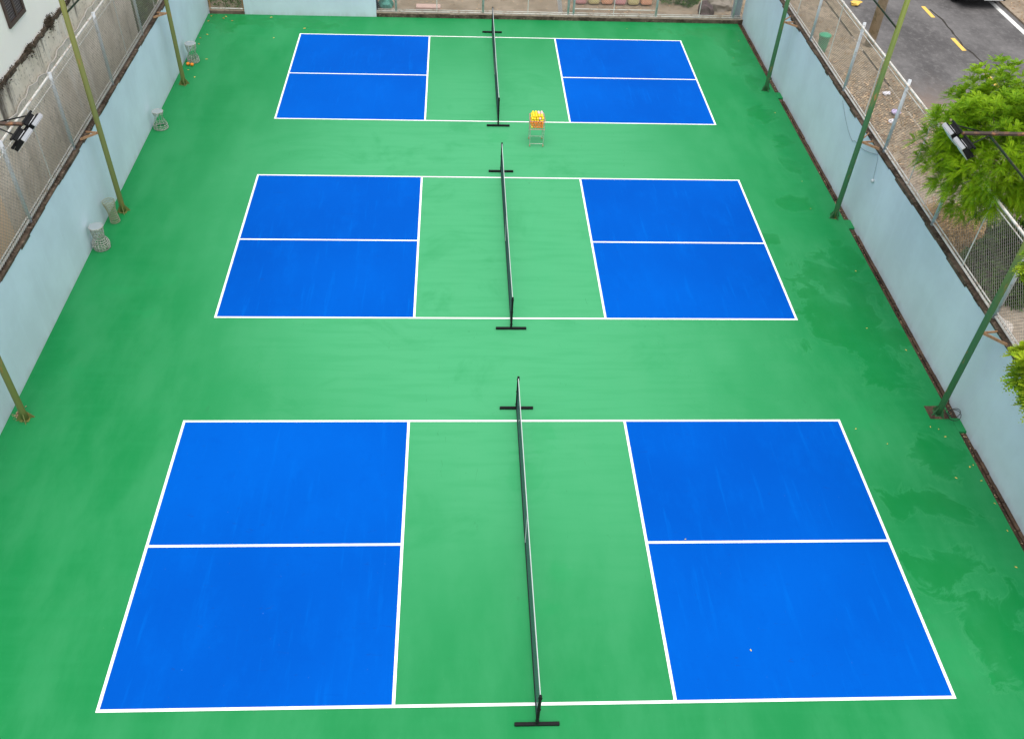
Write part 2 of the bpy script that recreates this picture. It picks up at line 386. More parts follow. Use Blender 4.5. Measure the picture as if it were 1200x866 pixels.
wall(XR, XR+.19, Y0, YB+.2, 2.2, 'pale blue wall on the road side with a rusty drain channel along its foot', .06)
wall(-8.85, -4.15, YB, YB+.18, 2.2, 'short pale blue wall closing the far end between the gate and the fence', .02)
kb = MB(); p = -4.15
while p < XR-.01:
    q = min(p+rnd.uniform(.3,.9), XR-.003); kb.box(p, q, YB+rnd.uniform(0,.02), YB+.26, -.3, .125+rnd.uniform(-.02,.015)); p = q
kt = thing('end_kerb', 'low dark mossy kerb with a pale top under the far end fence', 'kerb', (0, 0, 0)); kb.build('kerb_face', M['moss'], kt)
kb = MB(); p = -4.147
while p < XR-.02:
    q = min(p+rnd.uniform(.8,1.6), XR-.005); kb.box(p, q-.006, YB+.045, YB+.262, .10, .152+rnd.uniform(-.004,.004)); p = q
kb.build('kerb_top', M['kerb'], kt)

# ------------------------------------------------------------------ chain link fences
def chain(mb, p0, d, L, z0, z1, s=.09, r=.0040):
    """straight diagonal wires both ways in the vertical plane through p0 along unit d"""
    H = z1-z0; k = -H
    while k < L:
        for sg in (1, -1):
            a0, a1 = (k, k+H); za, zb = (z0, z1) if sg > 0 else (z1, z0)
            lo, hi = max(a0, 0), min(a1, L)
            if hi-lo > .02:
                f0, f1 = (lo-a0)/H, (hi-a0)/H
                o = .003*sg
                q = lambda a, f: (p0[0]+d[0]*a+d[1]*o, p0[1]+d[1]*a+d[0]*o, za+(zb-za)*f)
                mb.tube([q(lo,f0), q(hi,f1)], r, 3, cap=False)
        k += s
def sidefence(x, ys, y0, y1, label):
    t = thing('chain_link_fence', label, 'fence', (x, y0, 2.2))
    L = y1-y0; H = 1.8
    for y in ys:
        MB().tube([(0,y-y0,-.02),(0,y-y0,H+.10)], .042, 10).build('post', M['galv'], t, smooth=True)
    yy = sorted(ys)
    for a, b in zip(yy, yy[1:]):
        MB().tube([(0,(a+b)/2-y0,.02),(0,(a+b)/2-y0,H)], .014, 6).build('stay', M['wirepale'], t)
    for z, r in ((H, .028), (H-.16, .012), (.06, .026), (.15, .016)):
        MB().tube([(-.05 if z > 1 and r > .027 else .0, 0, z),(-.05 if z > 1 and r > .027 else .0, L, z)], r, 8).build('rail', M['rail'], t, smooth=True)
    m = MB(); chain(m, (.05 if x < 0 else .035, 0), (0,1), L, .06, H); m.build('wire_mesh', M['wire'], t)
    return t
sidefence(-10.25, [-2.9,.3,3.55,6.75,9.75,13.06,16.15,19.35,22.5], -4, 23.0, 'chain link fence on the house side wall in front of the cement wall')
sidefence(9.37, [-2.7,.5,3.72,6.93,10.1,13.36,16.6,19.8,22.8], -4, 23.0, 'chain link fence on the road side wall with the leafy crown leaning over it')
t = thing('chain_link_fence', 'chain link fence across the far end standing on a low mossy kerb', 'fence', (-4.1, YB+.12, .13))
for px in (-3.44,-.3,2.80,3.0,6.03,8.9): MB().tube([(px+4.1,0,-.05),(px+4.1,0,2.3)], .042, 10).build('post', M['galv'], t, smooth=True)
for px in (-1.97,1.33,4.47,7.63): MB().tube([(px+4.1,0,0),(px+4.1,0,2.2)], .016, 6).build('stay', M['wirepale'], t)
for z, r in ((.05,.022),(.12,.014),(1.2,.016),(2.2,.03)): MB().tube([(0,-.02,z),(13.3,-.02,z)], r, 8).build('rail', M['rail'], t, smooth=True)
MB().tube([(7.1,-.05,.28),(10.1,-.05,.28)], .015, 6).build('rail', M['rail'], t)
m = MB(); chain(m, (0,.03), (1,0), 13.3, .03, 2.2); m.build('wire_mesh', M['wire'], t)
t = thing('mesh_gate', 'mesh gate in the far corner opening beside the short blue wall', 'gate', (-10.12, YB+.1, 0))
MB().tube([(.03,0,.16),(1.24,0,.16)], .022, 8).build('rail', M['rail'], t); MB().tube([(.03,0,2.1),(1.24,0,2.1)], .022, 8).build('rail', M['rail'], t)
for x in (.05, 1.22): MB().tube([(x,0,.1),(x,0,2.12)], .022, 8).build('gate_post', M['rust'], t)
m = MB(); chain(m, (.05,.02), (1,0), 1.17, .16, 2.1, .06, .003); m.build('wire_mesh', M['mesh_bin'], t)

# ------------------------------------------------------------------ floodlight poles (all stand 0.3 m inside the walls)
def make_pole(sd, brk):
    """sd = +1: arm points towards +x (poles of the house side)"""
    t = thing('floodlight_pole', 'x', 'lamp pole')
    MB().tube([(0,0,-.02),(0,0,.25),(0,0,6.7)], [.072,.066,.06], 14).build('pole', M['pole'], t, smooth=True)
    f = MB()
    for a in (0, 90, 180, 270):
        u = Vector((math.cos(R(a+20)), math.sin(R(a+20)), 0)); w = u.cross(Vector((0,0,1)))*.008
        p0, p1, p2 = u*.06, u*.17, u*.06+Vector((0,0,.2))
        n0 = len(f.v); f.v += [tuple(p0-w),tuple(p1-w),tuple(p2-w),tuple(p0+w),tuple(p1+w),tuple(p2+w)]
        f.f += [(n0,n0+1,n0+2),(n0+3,n0+5,n0+4),(n0,n0+3,n0+4,n0+1),(n0+1,n0+4,n0+5,n0+2),(n0+2,n0+5,n0+3,n0)]
    f.box(-.09,.09,-.09,.09,.0,.012)
    f.build('base_flange', M['pole'], t)
    MB().tube([(0,0,6.47),(sd*2.0,0,6.47)], .032, 8).build('arm', M['armrust'], t)
    MB().tube([(0,0,5.12),(sd*1.55,0,6.45)], .02, 6).build('brace', M['strut'], t)
    k = MB(); wx = -sd*.36
    k.obox((wx/2,-.19,2.27), (wx/2,-.19,0), (.0,.012,0), (0,0,.03))
    k.obox((wx/2,.02,2.24), (wx/2,.02,0), (.0,.012,0), (0,0,.02))
    if brk > 2: k.obox((wx/2,.2,2.27), (wx/2,.2,0), (.0,.012,0), (0,0,.02))
    k.build('wall_bracket', M['rust'], t)
    c = MB().tube([(sd*1.97,-.44,6.45),(sd*1.97,.44,6.45)], .02, 6); c.tube([(sd*1.97,-.3,6.45),(sd*1.5,0,6.46),(sd*1.97,.3,6.45)], .012, 5); c.build('crossbar', M['black'], t)
    for yy in (-.23, .23):
        # lamp: tilted housing facing down into the court
        tl = R(48); n_ = Vector((sd*math.sin(tl), 0, -math.cos(tl))); u_ = Vector((sd*math.cos(tl), 0, math.sin(tl))); v_ = Vector((0,1,0))
        c0 = Vector((sd*2.04, yy, 6.33))
        h = MB().obox(c0, u_*.115, v_*.17, n_*.03)
        for q in range(-4, 5): h.obox(c0-n_*.055+v_*(q*.042)-u_*.085, u_*.04, v_*.004, n_*.022)
        h.obox(c0-n_*.06+Vector((0,0,.05)), u_*.012, v_*.16, n_*.03)
        h.obox(c0-n_*.04+u_*.03, u_*.08, v_*.16, n_*.012)
        L = h.build('floodlight', M['black'], t)
        MB().obox(c0+n_*.037, u_*.092, v_*.138, n_*.003).build('lamp_glass', M['lens'], L)
        MB().obox(c0-n_*.055+u_*.05, u_*.034, v_*.1, n_*.004).build('back_cover', M['lens'], L)
        z = MB().obox(c0+u_*.124, u_*.006, v_*.175, n_*.028)
        for e in (-1, 1): z.obox(c0+n_*.036+u_*(.106*e), u_*.012, v_*.17, n_*.006); z.obox(c0+n_*.036+v_*(.155*e), u_*.093, v_*.014, n_*.006)
        z.build('bezel', M['silver'], L)
    return t
PLAB = {0:'green pole by the house side wall, standing level with the nearest court',
        1:'yellowed green pole beside the open wire bin and the dense wire basket',
        2:'green pole on the house side between the two hollow wire baskets',
        3:'dark green pole rising from a square floor pit beside a black wire loop',
        4:'green pole beside the white socket hanging on the road side wall',
        5:'dark green pole on the road side, the one level with the farthest court'}
pl = make_pole(1, 2); pr_ = make_pole(-1, 3)
for i, (px, py) in enumerate([(-9.81,3.1),(-9.82,10.46),(-9.82,17.6),(8.86,3.22),(8.87,10.5),(8.83,17.84)]):
    src = pl if px < 0 else pr_
    if i in (0, 3): o = src; o.location = (px,py,0); o['label'] = PLAB[i]; o['group'] = 'floodlight poles along the walls'
    else: o = copy_tree(src, (px,py,0), PLAB[i], 'floodlight poles along the walls')
# pit in the floor round the nearest road side pole, and a wire loop
b = MB(); b.quad((8.64,3.06,.004),(9.06,3.06,.004),(9.06,3.44,.004),(8.64,3.44,.004)); struct('floor_pit', b, M['channel'])
b = MB()
for cx, cy, r, ti in ((9.07,3.02,.17,.5),(9.1,3.08,.13,.8),(9.0,3.1,.1,.3)):
    b.tube([(cx+r*math.cos(a)*.55, cy+r*math.sin(a), .16+ti*r*math.cos(a+.4)) for a in [2*PI*k/22 for k in range(22)]], .007, 5, closed=True)
tag(b.build('wire_loop', M['blkcable']), 'loops of black wire at the foot of the pole in the floor pit', 'wire')

# ------------------------------------------------------------------ nets
def make_net():
    t = thing('pickleball_net', 'x', 'net')
    for s in (-1, 1):
        p = MB().tube([(0,s*3.36,.03),(0,s*3.36,.915)], .024, 8); p.build('post', M['black'], t)
        MB().box(-.345,.345,s*3.36-.026,s*3.36+.026,.006,.055).build('foot', M['black'], t, bevel=.006)
        for z in (.84,.5,.14): MB().tube([(.028*math.cos(a),s*3.36+.028*math.sin(a),z) for a in [2*PI*q/10 for q in range(10)]], .006, 4, closed=True).build('tie_strap', M['black'], t)
    sag = lambda y: -.05*(1-(y/3.33)**2)
    m = MB(); ny = 132
    for k in range(ny+1):
        y = -3.33+6.66*k/ny; m.tube([(0,y,.07+sag(y)*.3),(0,y,.86+sag(y))], .0018, 3, cap=False)
    for j in range(17):
        f = j/16; m.tube([(0,-3.33+6.66*k/20,(.07+.79*f)+sag(-3.33+6.66*k/20)*(.3+.7*f)) for k in range(21)], .0018, 3, cap=False)
    m.build('net_mesh', M['netcord'], t)
    tp = MB()
    for k in range(20):
        ya, yb = -3.33+.333*k, -3.33+.333*(k+1); za, zb = .885+sag(ya), .885+sag(yb); w = .0085
        n0 = len(tp.v); tp.v += [(-w,ya,za-.028),(w,ya,za-.028),(w*.7,ya,za+.012),(-w*.7,ya,za+.012),(-w,yb,zb-.028),(w,yb,zb-.028),(w*.7,yb,zb+.012),(-w*.7,yb,zb+.012)]
        tp.f += [(n0,n0+1,n0+5,n0+4),(n0+1,n0+2,n0+6,n0+5),(n0+2,n0+3,n0+7,n0+6),(n0+3,n0,n0+4,n0+7)]
    tp.build('top_tape', M['tape'], t)
    for s in (-1, 1): MB().box(-.006,.006,s*3.33-.022,s*3.33+.022,.07,.835).build('side_tape', M['black'], t)
    MB().tube([(0,-3.33+.333*k,.06+sag(-3.33+.333*k)*.25) for k in range(21)], .012, 5).build('bottom_cord', M['black'], t)
    MB().box(-.008,.008,-.025,.025,.03,.79).build('centre_strap', M['tape'], t)
    return t
NETL = ['black net with white top tape across the largest and nearest court','black net across the middle court, between the ball cart and the nearest court','black net of the farthest court, closest to the chain link end fence']
net = make_net()
for i, (cx, cy) in enumerate(COURTS):
    yoff = (.005, .0-.04, .05)[i]
    if i == 0: net.location = (cx,cy+yoff,0); net['label'] = NETL[0]; net['group'] = 'pickleball nets'
    else: copy_tree(net, (cx,cy+yoff,0), NETL[i], 'pickleball nets')

# ------------------------------------------------------------------ ball cart and its balls
bx, by = 1.075, 14.25
cart = thing('ball_cart', 'wire ball cart on thin legs heaped with yellow and orange balls', 'ball cart', (bx,by,0))
hw, hd = .215, .23
fr = MB()
for z, r in ((.80,.008),(.55,.006)):
    fr.tube([(-hw,-hd,z),(hw,-hd,z),(hw,hd,z),(-hw,hd,z)], r, 6, closed=True)
fr.build('rim', M['rim'], cart)
wm = MB()
for k in range(9):
    u = -hw+2*hw*k/8; w = -hd+2*hd*k/8
    for s in (-1, 1):
        wm.tube([(u,s*hd,.55),(u,s*hd,.80)], .0016, 4); wm.tube([(s*hw,w,.55),(s*hw,w,.80)], .0016, 4)
    wm.tube([(u,-hd,.55),(u,hd,.55)], .0028, 4); wm.tube([(-hw,w,.55),(hw,w,.55)], .0028, 4)
for z in (.63,.71): wm.tube([(-hw,-hd,z),(hw,-hd,z),(hw,hd,z),(-hw,hd,z)], .0018, 4, closed=True)
wm.build('basket', M['chrome'], cart)
for sx in (-1, 1):
    for sy in (-1, 1):
        l = MB().tube([(sx*hw*.93,sy*hd*.95,.55),(sx*hw*.9,sy*hd*.95,.05)], .009, 6).build('leg', M['chrome'], cart)
        MB().tube([(sx*hw*.9-.012,sy*hd*.95,.03),(sx*hw*.9+.012,sy*hd*.95,.03)], .03, 12).build('caster', M['rust'], l)
MB().tube([(-hw*.9,-hd*.95,.09),(hw*.9,-hd*.95,.09)], .008, 6).tube([(-hw*.9,hd*.95,.09),(hw*.9,hd*.95,.09)], .008, 6).build('crossbar', M['chrome'], cart)
def ballmesh(name, mat):
    bm = bmesh.new(); bmesh.ops.create_icosphere(bm, subdivisions=2, radius=.0365); me = bpy.data.meshes.new(name); bm.to_mesh(me); bm.free()
    for p in me.polygons: p.use_smooth = True
    me.materials.append(mat); return me
BM = {k: ballmesh('ball', M[k]) for k in ('yball','oball','pball')}
BL = {'yball':('yellow ball heaped in the wire ball cart','yellow balls in the cart'),'oball':('orange ball packed in the wire ball cart','orange balls in the cart'),'pball':('pale pink ball on the heap in the wire ball cart','pale pink balls in the cart')}
def ball(x, y, z, k):
    o = bpy.data.objects.new('ball', BM[k]); COL.objects.link(o); o.location = (bx+x,by+y,z); o.location.x += rnd.uniform(-.007,.007); o.location.y += rnd.uniform(-.007,.007); tag(o, BL[k][0], 'ball', BL[k][1])
r = rnd
for lay in range(4):
    z = .592+lay*.064; off = .018*(lay % 2)
    for i in range(5):
        for j in range(5):
            if lay < 3 and 0 < i < 4 and 0 < j < 4: continue
            k = 'oball' if (lay < 3 and r.random() < .7) or r.random() < .15 else 'yball'
            if lay == 3: k = 'yball' if r.random() < .75 else 'pball'
            ball(-.155+.0755*i+off*(1 if i < 4 else 0), -.168+.082*j+off*.3, z, k)
for i in range(5):
    for j in range(5):
        ball(-.152+.076*i+r.uniform(-.004,.004), -.16+.08*j, .850+r.uniform(-.006,.008), 'pball' if (i > 2 and j > 1) or r.random() < .15 else 'yball')
for i in range(4):
    for j in range(4): ball(-.12+.08*i+r.uniform(-.006,.006), -.115+.08*j, .912+r.uniform(-.006,.006), 'pball' if i > 1 and j > 1 else 'yball')

# ------------------------------------------------------------------ wire baskets along the house side wall
def prof(z, pr):
    for (z0,r0),(z1,r1) in zip(pr, pr[1:]):
        if z0 <= z <= z1: f = (z-z0)/(z1-z0); f = f*f*(3-2*f); return r0+(r1-r0)*f
    return pr[-1][1]
def wire_basket(loc, label, pr, H, verts, rings, cap, mat, t_=.006, tilt=0):
    o = thing('wire_basket', label, 'wire basket', loc, 'wire baskets along the house side wall'); o.rotation_euler = (0, tilt, 0)
    m = MB()
    for k in range(verts):
        a = 2*PI*k/verts
        m.tube([(prof(z,pr)*math.cos(a), prof(z,pr)*math.sin(a), z) for z in [.01+(H-.01)*q/10 for q in range(11)]], t_*.8, 4)
    m.build('upright_wires', mat, o)
    m = MB()
    for z in rings: m.ring((0,0,z), prof(z,pr)+t_*.5, t_, 20, 5)
    m.build('hoops', mat, o)
    if cap: MB().lathe((0,0,H-.012), [(.004,.0),(prof(H,pr)*.98,.0),(prof(H,pr)*.98,.014),(.004,.02)], 20).build('cap', M['silver'], o)
    return o
HG = [(0,.185),(.12,.2),(.34,.125),(.48,.14),(.62,.16)]
wire_basket((-9.92,8.88,.01), 'dense silver wire basket shaped like an hourglass, capped, nearest along the wall', HG, .62, 16, [.01,.055,.10,.145,.19,.235,.29,.38,.43,.48,.53,.58,.61], True, M['chrome'], .0095)
wire_basket((-9.90,10.0,.01), 'open topped tan wire bin leaning by the foot of the yellowed pole', [(0,.115),(.3,.105),(.6,.15)], .6, 26, [.01,.06,.12,.18,.24,.3,.36,.42,.48,.54,.6], False, M['mesh_bin'], .006, -.06)
wire_basket((-9.88,14.82,.01), 'hollow wire basket with wide base hoop, alone midway along the house side wall', [(0,.2),(.12,.19),(.34,.11),(.52,.15)], .52, 10, [.01,.03,.07,.12,.46,.5,.52], True, M['chrome'], .0075)
b4 = wire_basket((-9.86,19.22,.01), 'silver wire basket with orange fruit at its foot near the far corner', [(0,.185),(.14,.18),(.3,.11),(.42,.15),(.6,.17)], .6, 12, [.01,.04,.07,.1,.13,.44,.48,.52,.56,.6], True, M['chrome'], .0085)
bm = bmesh.new(); bmesh.ops.create_icosphere(bm, subdivisions=2, radius=.06); fm = bpy.data.meshes.new('orange_fruit'); bm.to_mesh(fm); bm.free(); fm.materials.append(M['oball'])
for k, (x, y) in enumerate(((-9.98,18.94),(-9.84,18.90))):
    o = bpy.data.objects.new('orange_fruit', fm); COL.objects.link(o); o.location = (x,y,.052); o.scale = (1,1,.88)
    tag(o, 'small orange fruit on the floor at the foot of the farthest wire basket', 'fruit', 'orange fruit by the wire basket')

# ------------------------------------------------------------------ house side: cement wall, house, cable, peach wall
t = thing('cement_wall', 'tall stained grey cement wall behind the house side fence', 'wall', (-11.3, 8, 0))
MB().box(-.05,0,-.2,10.85,-.35,3.86).build('wall_face', M['cement'], t)
cp = MB(); p = -.2
while p < 10.85:
    q = min(p+rnd.uniform(.05,.22), 10.85); cp.box(-.047, rnd.uniform(.003,.02), p, q, 3.84-rnd.uniform(0,.06), 3.87+rnd.uniform(-.01,.04)); p = q
cp.build('mossy_top', M['moss'], t)
cl = MB()
for k in range(1900):
    yy = rnd.choice([rnd.uniform(-.2,10.8), rnd.gauss(4.9,.16), rnd.gauss(4.9,.1), rnd.gauss(1.3,.3), rnd.gauss(3.4,.15)]); yy = min(10.8, max(-.2, yy)); xx = rnd.uniform(-.05,.03); z = 3.89+abs(rnd.gauss(0,.07 if abs(yy-4.9) < .4 else .03))-(abs(rnd.gauss(0,.12)) if xx > 0 else 0)
    s = rnd.uniform(.008,.022); d = Vector((rnd.gauss(0,1),rnd.gauss(0,1),rnd.gauss(0,1))).normalized(); e = d.orthogonal().normalized(); c = Vector((xx,yy,z))
    cl.quad(c-d*s-e*s*.6, c+d*s-e*s*.4, c+d*s+e*s*.6, c-d*s+e*s*.4)
cl.build('moss_tufts', leafmat('dry_dark_moss', (.035,.028,.02), (.07,.055,.035), (.12,.08,.05), .05), t)
t = thing('house', 'white stuccoed house with a brown shuttered window above the cement wall', 'house', (-11.355, 10.8, 0))
MB().box(-6,0,-11,7.6,-.35,9.5).build('wall', M['stucco'], t)
MB().box(-6.3,.35,-11.4,8.0,9.503,9.75).build('roof', M['moss'], t)
wf = MB(); y0, y1, z0, z1 = .08, 1.08, 4.58, 5.9
wf.box(.003,.05,y0,y1,z0,z0+.09); wf.box(.003,.05,y0,y1,z1-.09,z1); wf.box(.003,.05,y0,y0+.09,z0+.09,z1-.09); wf.box(.003,.05,y1-.09,y1,z0+.09,z1-.09); wf.box(.003,.045,(y0+y1)/2-.04,(y0+y1)/2+.04,z0+.09,z1-.09)
w = wf.build('window', M['shutter'], t)
sl = MB()
for k in range(20):
    z = z0+.1+k*.06
    for ya, yb in ((y0+.09,(y0+y1)/2-.04),((y0+y1)/2+.04,y1-.09)): sl.obox((.018,(ya+yb)/2,z+.03),(.012,0,-.018),(0,(yb-ya)/2,0),(.003,0,.003))
sl.build('shutter_slats', M['shutterpane'], w)
c = MB(); pts = []
for k in range(56):
    yy = 7.9+k*.2; pts.append((-11.25+.02*math.sin(k*1.7), yy, 3.2+.05*math.sin(k*.55)+.03*math.sin(k*1.9)))
tag(c.tube(pts, .018, 6).build('wall_cable', M['cable']), 'pale cable running in waves along the face of the cement wall', 'cable')
tag(MB().box(-11.9,-11.24,-6,7.77,-.35,2.75).build('peach_wall', M['peach']), 'smooth peach coloured wall at the near end of the cement wall', 'wall')
# ------------------------------------------------------------------ plants
def frond(mb, p, d, L, pairs, droop, lw):
    d = d.normalized(); side = d.cross(Vector((0,0,1)))
    if side.length < .05: side = Vector((1,0,0))
    side.normalize(); up = side.cross(d)
    for i in range(pairs+1):
        f = (i+.6)/(pairs+.6); q = p+d*(L*f)+Vector((0,0,-droop*L*f*f))
        ln = L*lw*math.sin(PI*min(.97, .14+f*.80))**.8
        for s in ((-1,1) if i < pairs else (0,)):
            a = (side*s*.9+d*.55).normalized() if s else d
            a = (a-Vector((0,0,.35*droop))).normalized(); b_ = a.cross(up).normalized()*(ln*.27)
            m_ = q+a*ln*.5+up*ln*.05
            mb.quad(q, m_-b_, q+a*ln, m_+b_)
def crown(mb, c, rad, nros, nf, L, rng, lower=-.6, pairs=8, lw=.34):
    c = Vector(c); tips = []
    for k in range(nros):
        while True:
            v = Vector((rng.gauss(0,1),rng.gauss(0,1),rng.gauss(0,1))).normalized()
            if v.z > lower: break
        rr = rng.uniform(.25,1.0)**.5*(1+.13*math.sin(5*v.x+3*v.y)+.09*math.sin(7*v.y+4*v.z))
        tip = c+Vector((v.x*rad[0], v.y*rad[1], v.z*rad[2]))*rr*.86
        tips.append(tip)
        ax = (v+Vector((0,0,.55))).normalized(); t1 = ax.orthogonal().normalized(); t2 = ax.cross(t1)
        n = nf+rng.randint(-2,2); ph = rng.random()*6
        for j in range(n):
            a = ph+2*PI*j/n*1.0+rng.uniform(-.25,.25); sp = rng.uniform(.55,1.25)
            d = ax*(.75 if j % 3 else 1.1)+(t1*math.cos(a)+t2*math.sin(a))*sp
            frond(mb, tip, d, L*rng.uniform(.7,1.15), pairs, rng.uniform(.25,.6), lw)
    return tips
rg = random.Random(3)
tr = thing('street_tree', 'bright green feathery leaved tree on the pavement leaning over the fence', 'tree', (12.2,8.9,.02))
C0 = Vector((10.12,6.6,4.35))-Vector(tr.location)
m = MB(); tips = crown(m, C0, (1.87,1.97,1.62), 1750, 9, .26, rg, -.85, 11, .165)
m.build('crown', M['frond'], tr)
m = MB(); fork = Vector((-1.0,-.9,2.2))
m.tube([(0,0,-.05),(-.1,-.05,.6),(-.45,-.4,1.4),fork], [.075,.062,.055,.05], 8)
for k in range(16):
    tp = tips[k*100]; mid = fork.lerp(tp,.5)+Vector((rg.gauss(0,.1),rg.gauss(0,.1),-.1)); m.tube([fork,mid,tp], [.035,.022,.008], 6)
m.build('trunk', M['bark'], tr)
tag(MB().tube([(11.95,9.75,.0),(11.6,8.55,2.0)], .02, 6).build('tree_stake', M['rail']), 'thin pale stake propping the feathery leaved tree', 'stake')
rg = random.Random(11)
t2 = thing('street_tree', 'yellow green tree whose twigs hang over the road side wall near the floor pit', 'tree', (10.7,-.2,.02))
m = MB(); tips = []
o2 = Vector(t2.location)
for c, rad, nr in (((7.52,-.14,4.45),(.46,.44,.34),42),((7.62,-.62,4.35),(.48,.38,.36),36),((8.15,-.25,4.65),(.5,.5,.4),36),((8.75,.0,4.9),(.85,.9,.7),70),((8.72,2.22,4.62),(.44,.44,.36),36),((9.6,-.6,5.0),(.9,1,.7),50)):
    tips += crown(m, Vector(c)-o2, rad, nr, 10, .23, rg, -.9, 6, .42)
m.build('crown', M['frond2'], t2)
m = MB(); fork = Vector((-.5,.1,2.8)); m.tube([(0,0,-.05),(-.1,.05,1.2),fork], [.11,.09,.07], 8)
for k in range(18):
    tp = tips[(k*11) % len(tips)]; m.tube([fork,fork.lerp(tp,.5)+Vector((0,0,.25)),tp], [.035,.024,.007], 6)
m.build('trunk', M['bark'], t2)
def bush(name, label, loc, rad, nl, mat, ls, rng, cat='shrub', flat=.0):
    o = thing(name, label, cat, loc); m = MB()
    for k in range(nl):
        v = Vector((rng.gauss(0,1),rng.gauss(0,1),abs(rng.gauss(0,1)))).normalized()
        q = rng.uniform(.45,1)**.5*(1+.18*math.sin(6*v.x+2*v.z)+.12*math.sin(9*v.y)); p = Vector((v.x*rad[0],v.y*rad[1],v.z*rad[2]+.03))*q
        d = (v+Vector((rng.gauss(0,.7),rng.gauss(0,.7),rng.gauss(0,.7)))).normalized(); e = d.orthogonal().normalized(); l = ls*rng.uniform(.6,1.3)
        m.quad(p, p+d*l*.5+e*l*.25, p+d*l, p+d*l*.5-e*l*.25)
    m.build('foliage', mat, o)
    s = MB()
    for k in range(7):
        a = 2*PI*k/7; s.tube([(0,0,-.02),(rad[0]*.35*math.cos(a),rad[1]*.35*math.sin(a),rad[2]*.5)], [.018,.008], 5)
    s.build('stem', M['bark'], o)
    return o
rg = random.Random(5)
bush('shrub', 'dark green bush under the feathery leaved tree behind the fence', (12.0,7.55,.02), (.8,.95,1.75), 9000, M['bush'], .13, rg)
bush('shrub', 'green bush at the end of the cement wall behind the house side fence', (-11.5,20.2,0), (.75,1.2,1.9), 7000, M['bush'], .12, rg)
bush('leafy_plant', 'low bright leafed plants behind the far end fence', (7.35,25.3,0), (.75,.8,.55), 2200, M['bush'], .10, rg, 'plant')
bush('shrub', 'dark tangle of growth behind the mesh gate', (-9.5,24.1,0), (.9,.6,1.2), 2200, M['bush'], .09, rg)
# heap of dry straw
o = thing('straw_heap', 'heap of dry brown straw on the pavement beside the dark bush', 'straw heap', (11.75,9.75,.02)); m = MB()
for k in range(4200):
    a = rg.uniform(0,2*PI); q = math.sqrt(rg.random()); h = .75*(1-q*q); p = Vector((q*.95*math.cos(a), q*1.1*math.sin(a), h*rg.uniform(.75,1)))
    d = Vector((math.cos(a)*.7+rg.gauss(0,.45), math.sin(a)*.7+rg.gauss(0,.45), -.45+rg.gauss(0,.35))).normalized(); e = d.cross(Vector((0,0,1))).normalized()*.007; l = rg.uniform(.12,.34)
    m.quad(p-e, p+d*l-e, p+d*l+e, p+e)
m.build('straw', M['straw'], o); MB().lathe((0,0,0), [(.9,.0),(.82,.2),(.6,.42),(.3,.6),(.02,.66)], 18, False).build('heap_core', M['straw'], o, smooth=True)
# pale lump of rubble
bm = bmesh.new(); bmesh.ops.create_icosphere(bm, subdivisions=3, radius=.5)
for v in bm.verts:
    q = v.co; f = 1+.18*math.sin(5*q.x+2)+.12*math.sin(9*q.y+q.z*7); v.co = Vector((q.x*f*.9,q.y*f*1.1,q.z*f*.45))
me = bpy.data.meshes.new('concrete_lump'); bm.to_mesh(me); bm.free(); me.materials.append(simple('pale_concrete', (.55,.49,.43), .9, .2, 6))
o = bpy.data.objects.new('concrete_lump', me); COL.objects.link(o); o.location = (11.2,5.85,.12); tag(o, 'pale lump of broken concrete at the foot of the road side fence', 'rubble')

# ------------------------------------------------------------------ leaf litter, leaves, scraps
def leafq(mb, x, y, z, s, rng):
    a = rng.uniform(0,2*PI); d = Vector((math.cos(a),math.sin(a),rng.uniform(-.2,.35))).normalized(); e = Vector((-d.y,d.x,rng.uniform(-.3,.3))).normalized(); c = Vector((x,y,z+abs(d.z)*s+.004))
    mb.quad(c-d*s, c+e*s*.42, c+d*s, c-e*s*.42)
rg = random.Random(21)
m = MB()
for k in range(2100):
    x, y = rg.gauss(11.6,.95), rg.gauss(16.8,1.5)
    if 9.55 < x < 13.7: leafq(m, x, y, .03, rg.uniform(.025,.08), rg)
for k in range(900): leafq(m, rg.uniform(9.6,13.7), rg.uniform(4,26), .03, rg.uniform(.02,.05), rg)
for k in range(900): leafq(m, rg.uniform(20.2,23.5), rg.uniform(20,27), .065, rg.uniform(.03,.07), rg)
tag(m.build('leaf_litter', M['dryleaf']), 'brown dead leaves strewn on the pavement and verge by the road', 'leaf litter', kind='stuff')
m = MB()
for k in range(700):
    x = rg.uniform(CH+.01, XR-.02); leafq(m, x, rg.uniform(-4,YB), -.045, rg.uniform(.012,.03), rg)
for k in range(260): leafq(m, rg.uniform(-10,-8.9), YB+rg.uniform(.02,.3), -.2, .03, rg)
tag(m.build('channel_litter', M['dryleaf']), 'crumbled dead leaves lying in the rusty drain channel', 'leaf litter', kind='stuff')
m = MB()
for k in range(1800): leafq(m, rg.uniform(-10,9.2), rg.uniform(YB+.3,YB+3.2), .004, rg.uniform(.02,.06), rg)
tag(m.build('yard_litter', M['dryleaf']), 'dead leaves and scraps scattered over the dirt yard behind the fence', 'leaf litter', kind='stuff')
LV = [(-10.02,22.46),(-10.0,22.9),(-9.54,22.71),(-9.48,22.86),(-10.01,21.04),(-9.97,20.56),(-9.9,18.6),(-9.84,21.32),(-9.48,19.4),(-7.54,21.15),(-7.88,22.87),(-6.59,21.97),(8.55,2.84),(8.7,2.77),(8.76,2.56),(9.02,1.8),(8.93,1.75),(8.54,1.47),(8.69,8.13),(9.02,1.4),(9.04,.84),(6.96,2.78),(8.49,12.28),(8.34,10.9),(-.07,-3.6),(7.48,2.37),(8.25,5.95),(3.6,-2.16),(2.92,.06),(-9.6,18.1),(8.9,5.2),(8.8,21.6),(-9.2,22.5),(8.3,20.2),(8.75,16.3),(4.9,22.5),(9.0,.2),(8.8,-.6)]
YL, OL = None, None
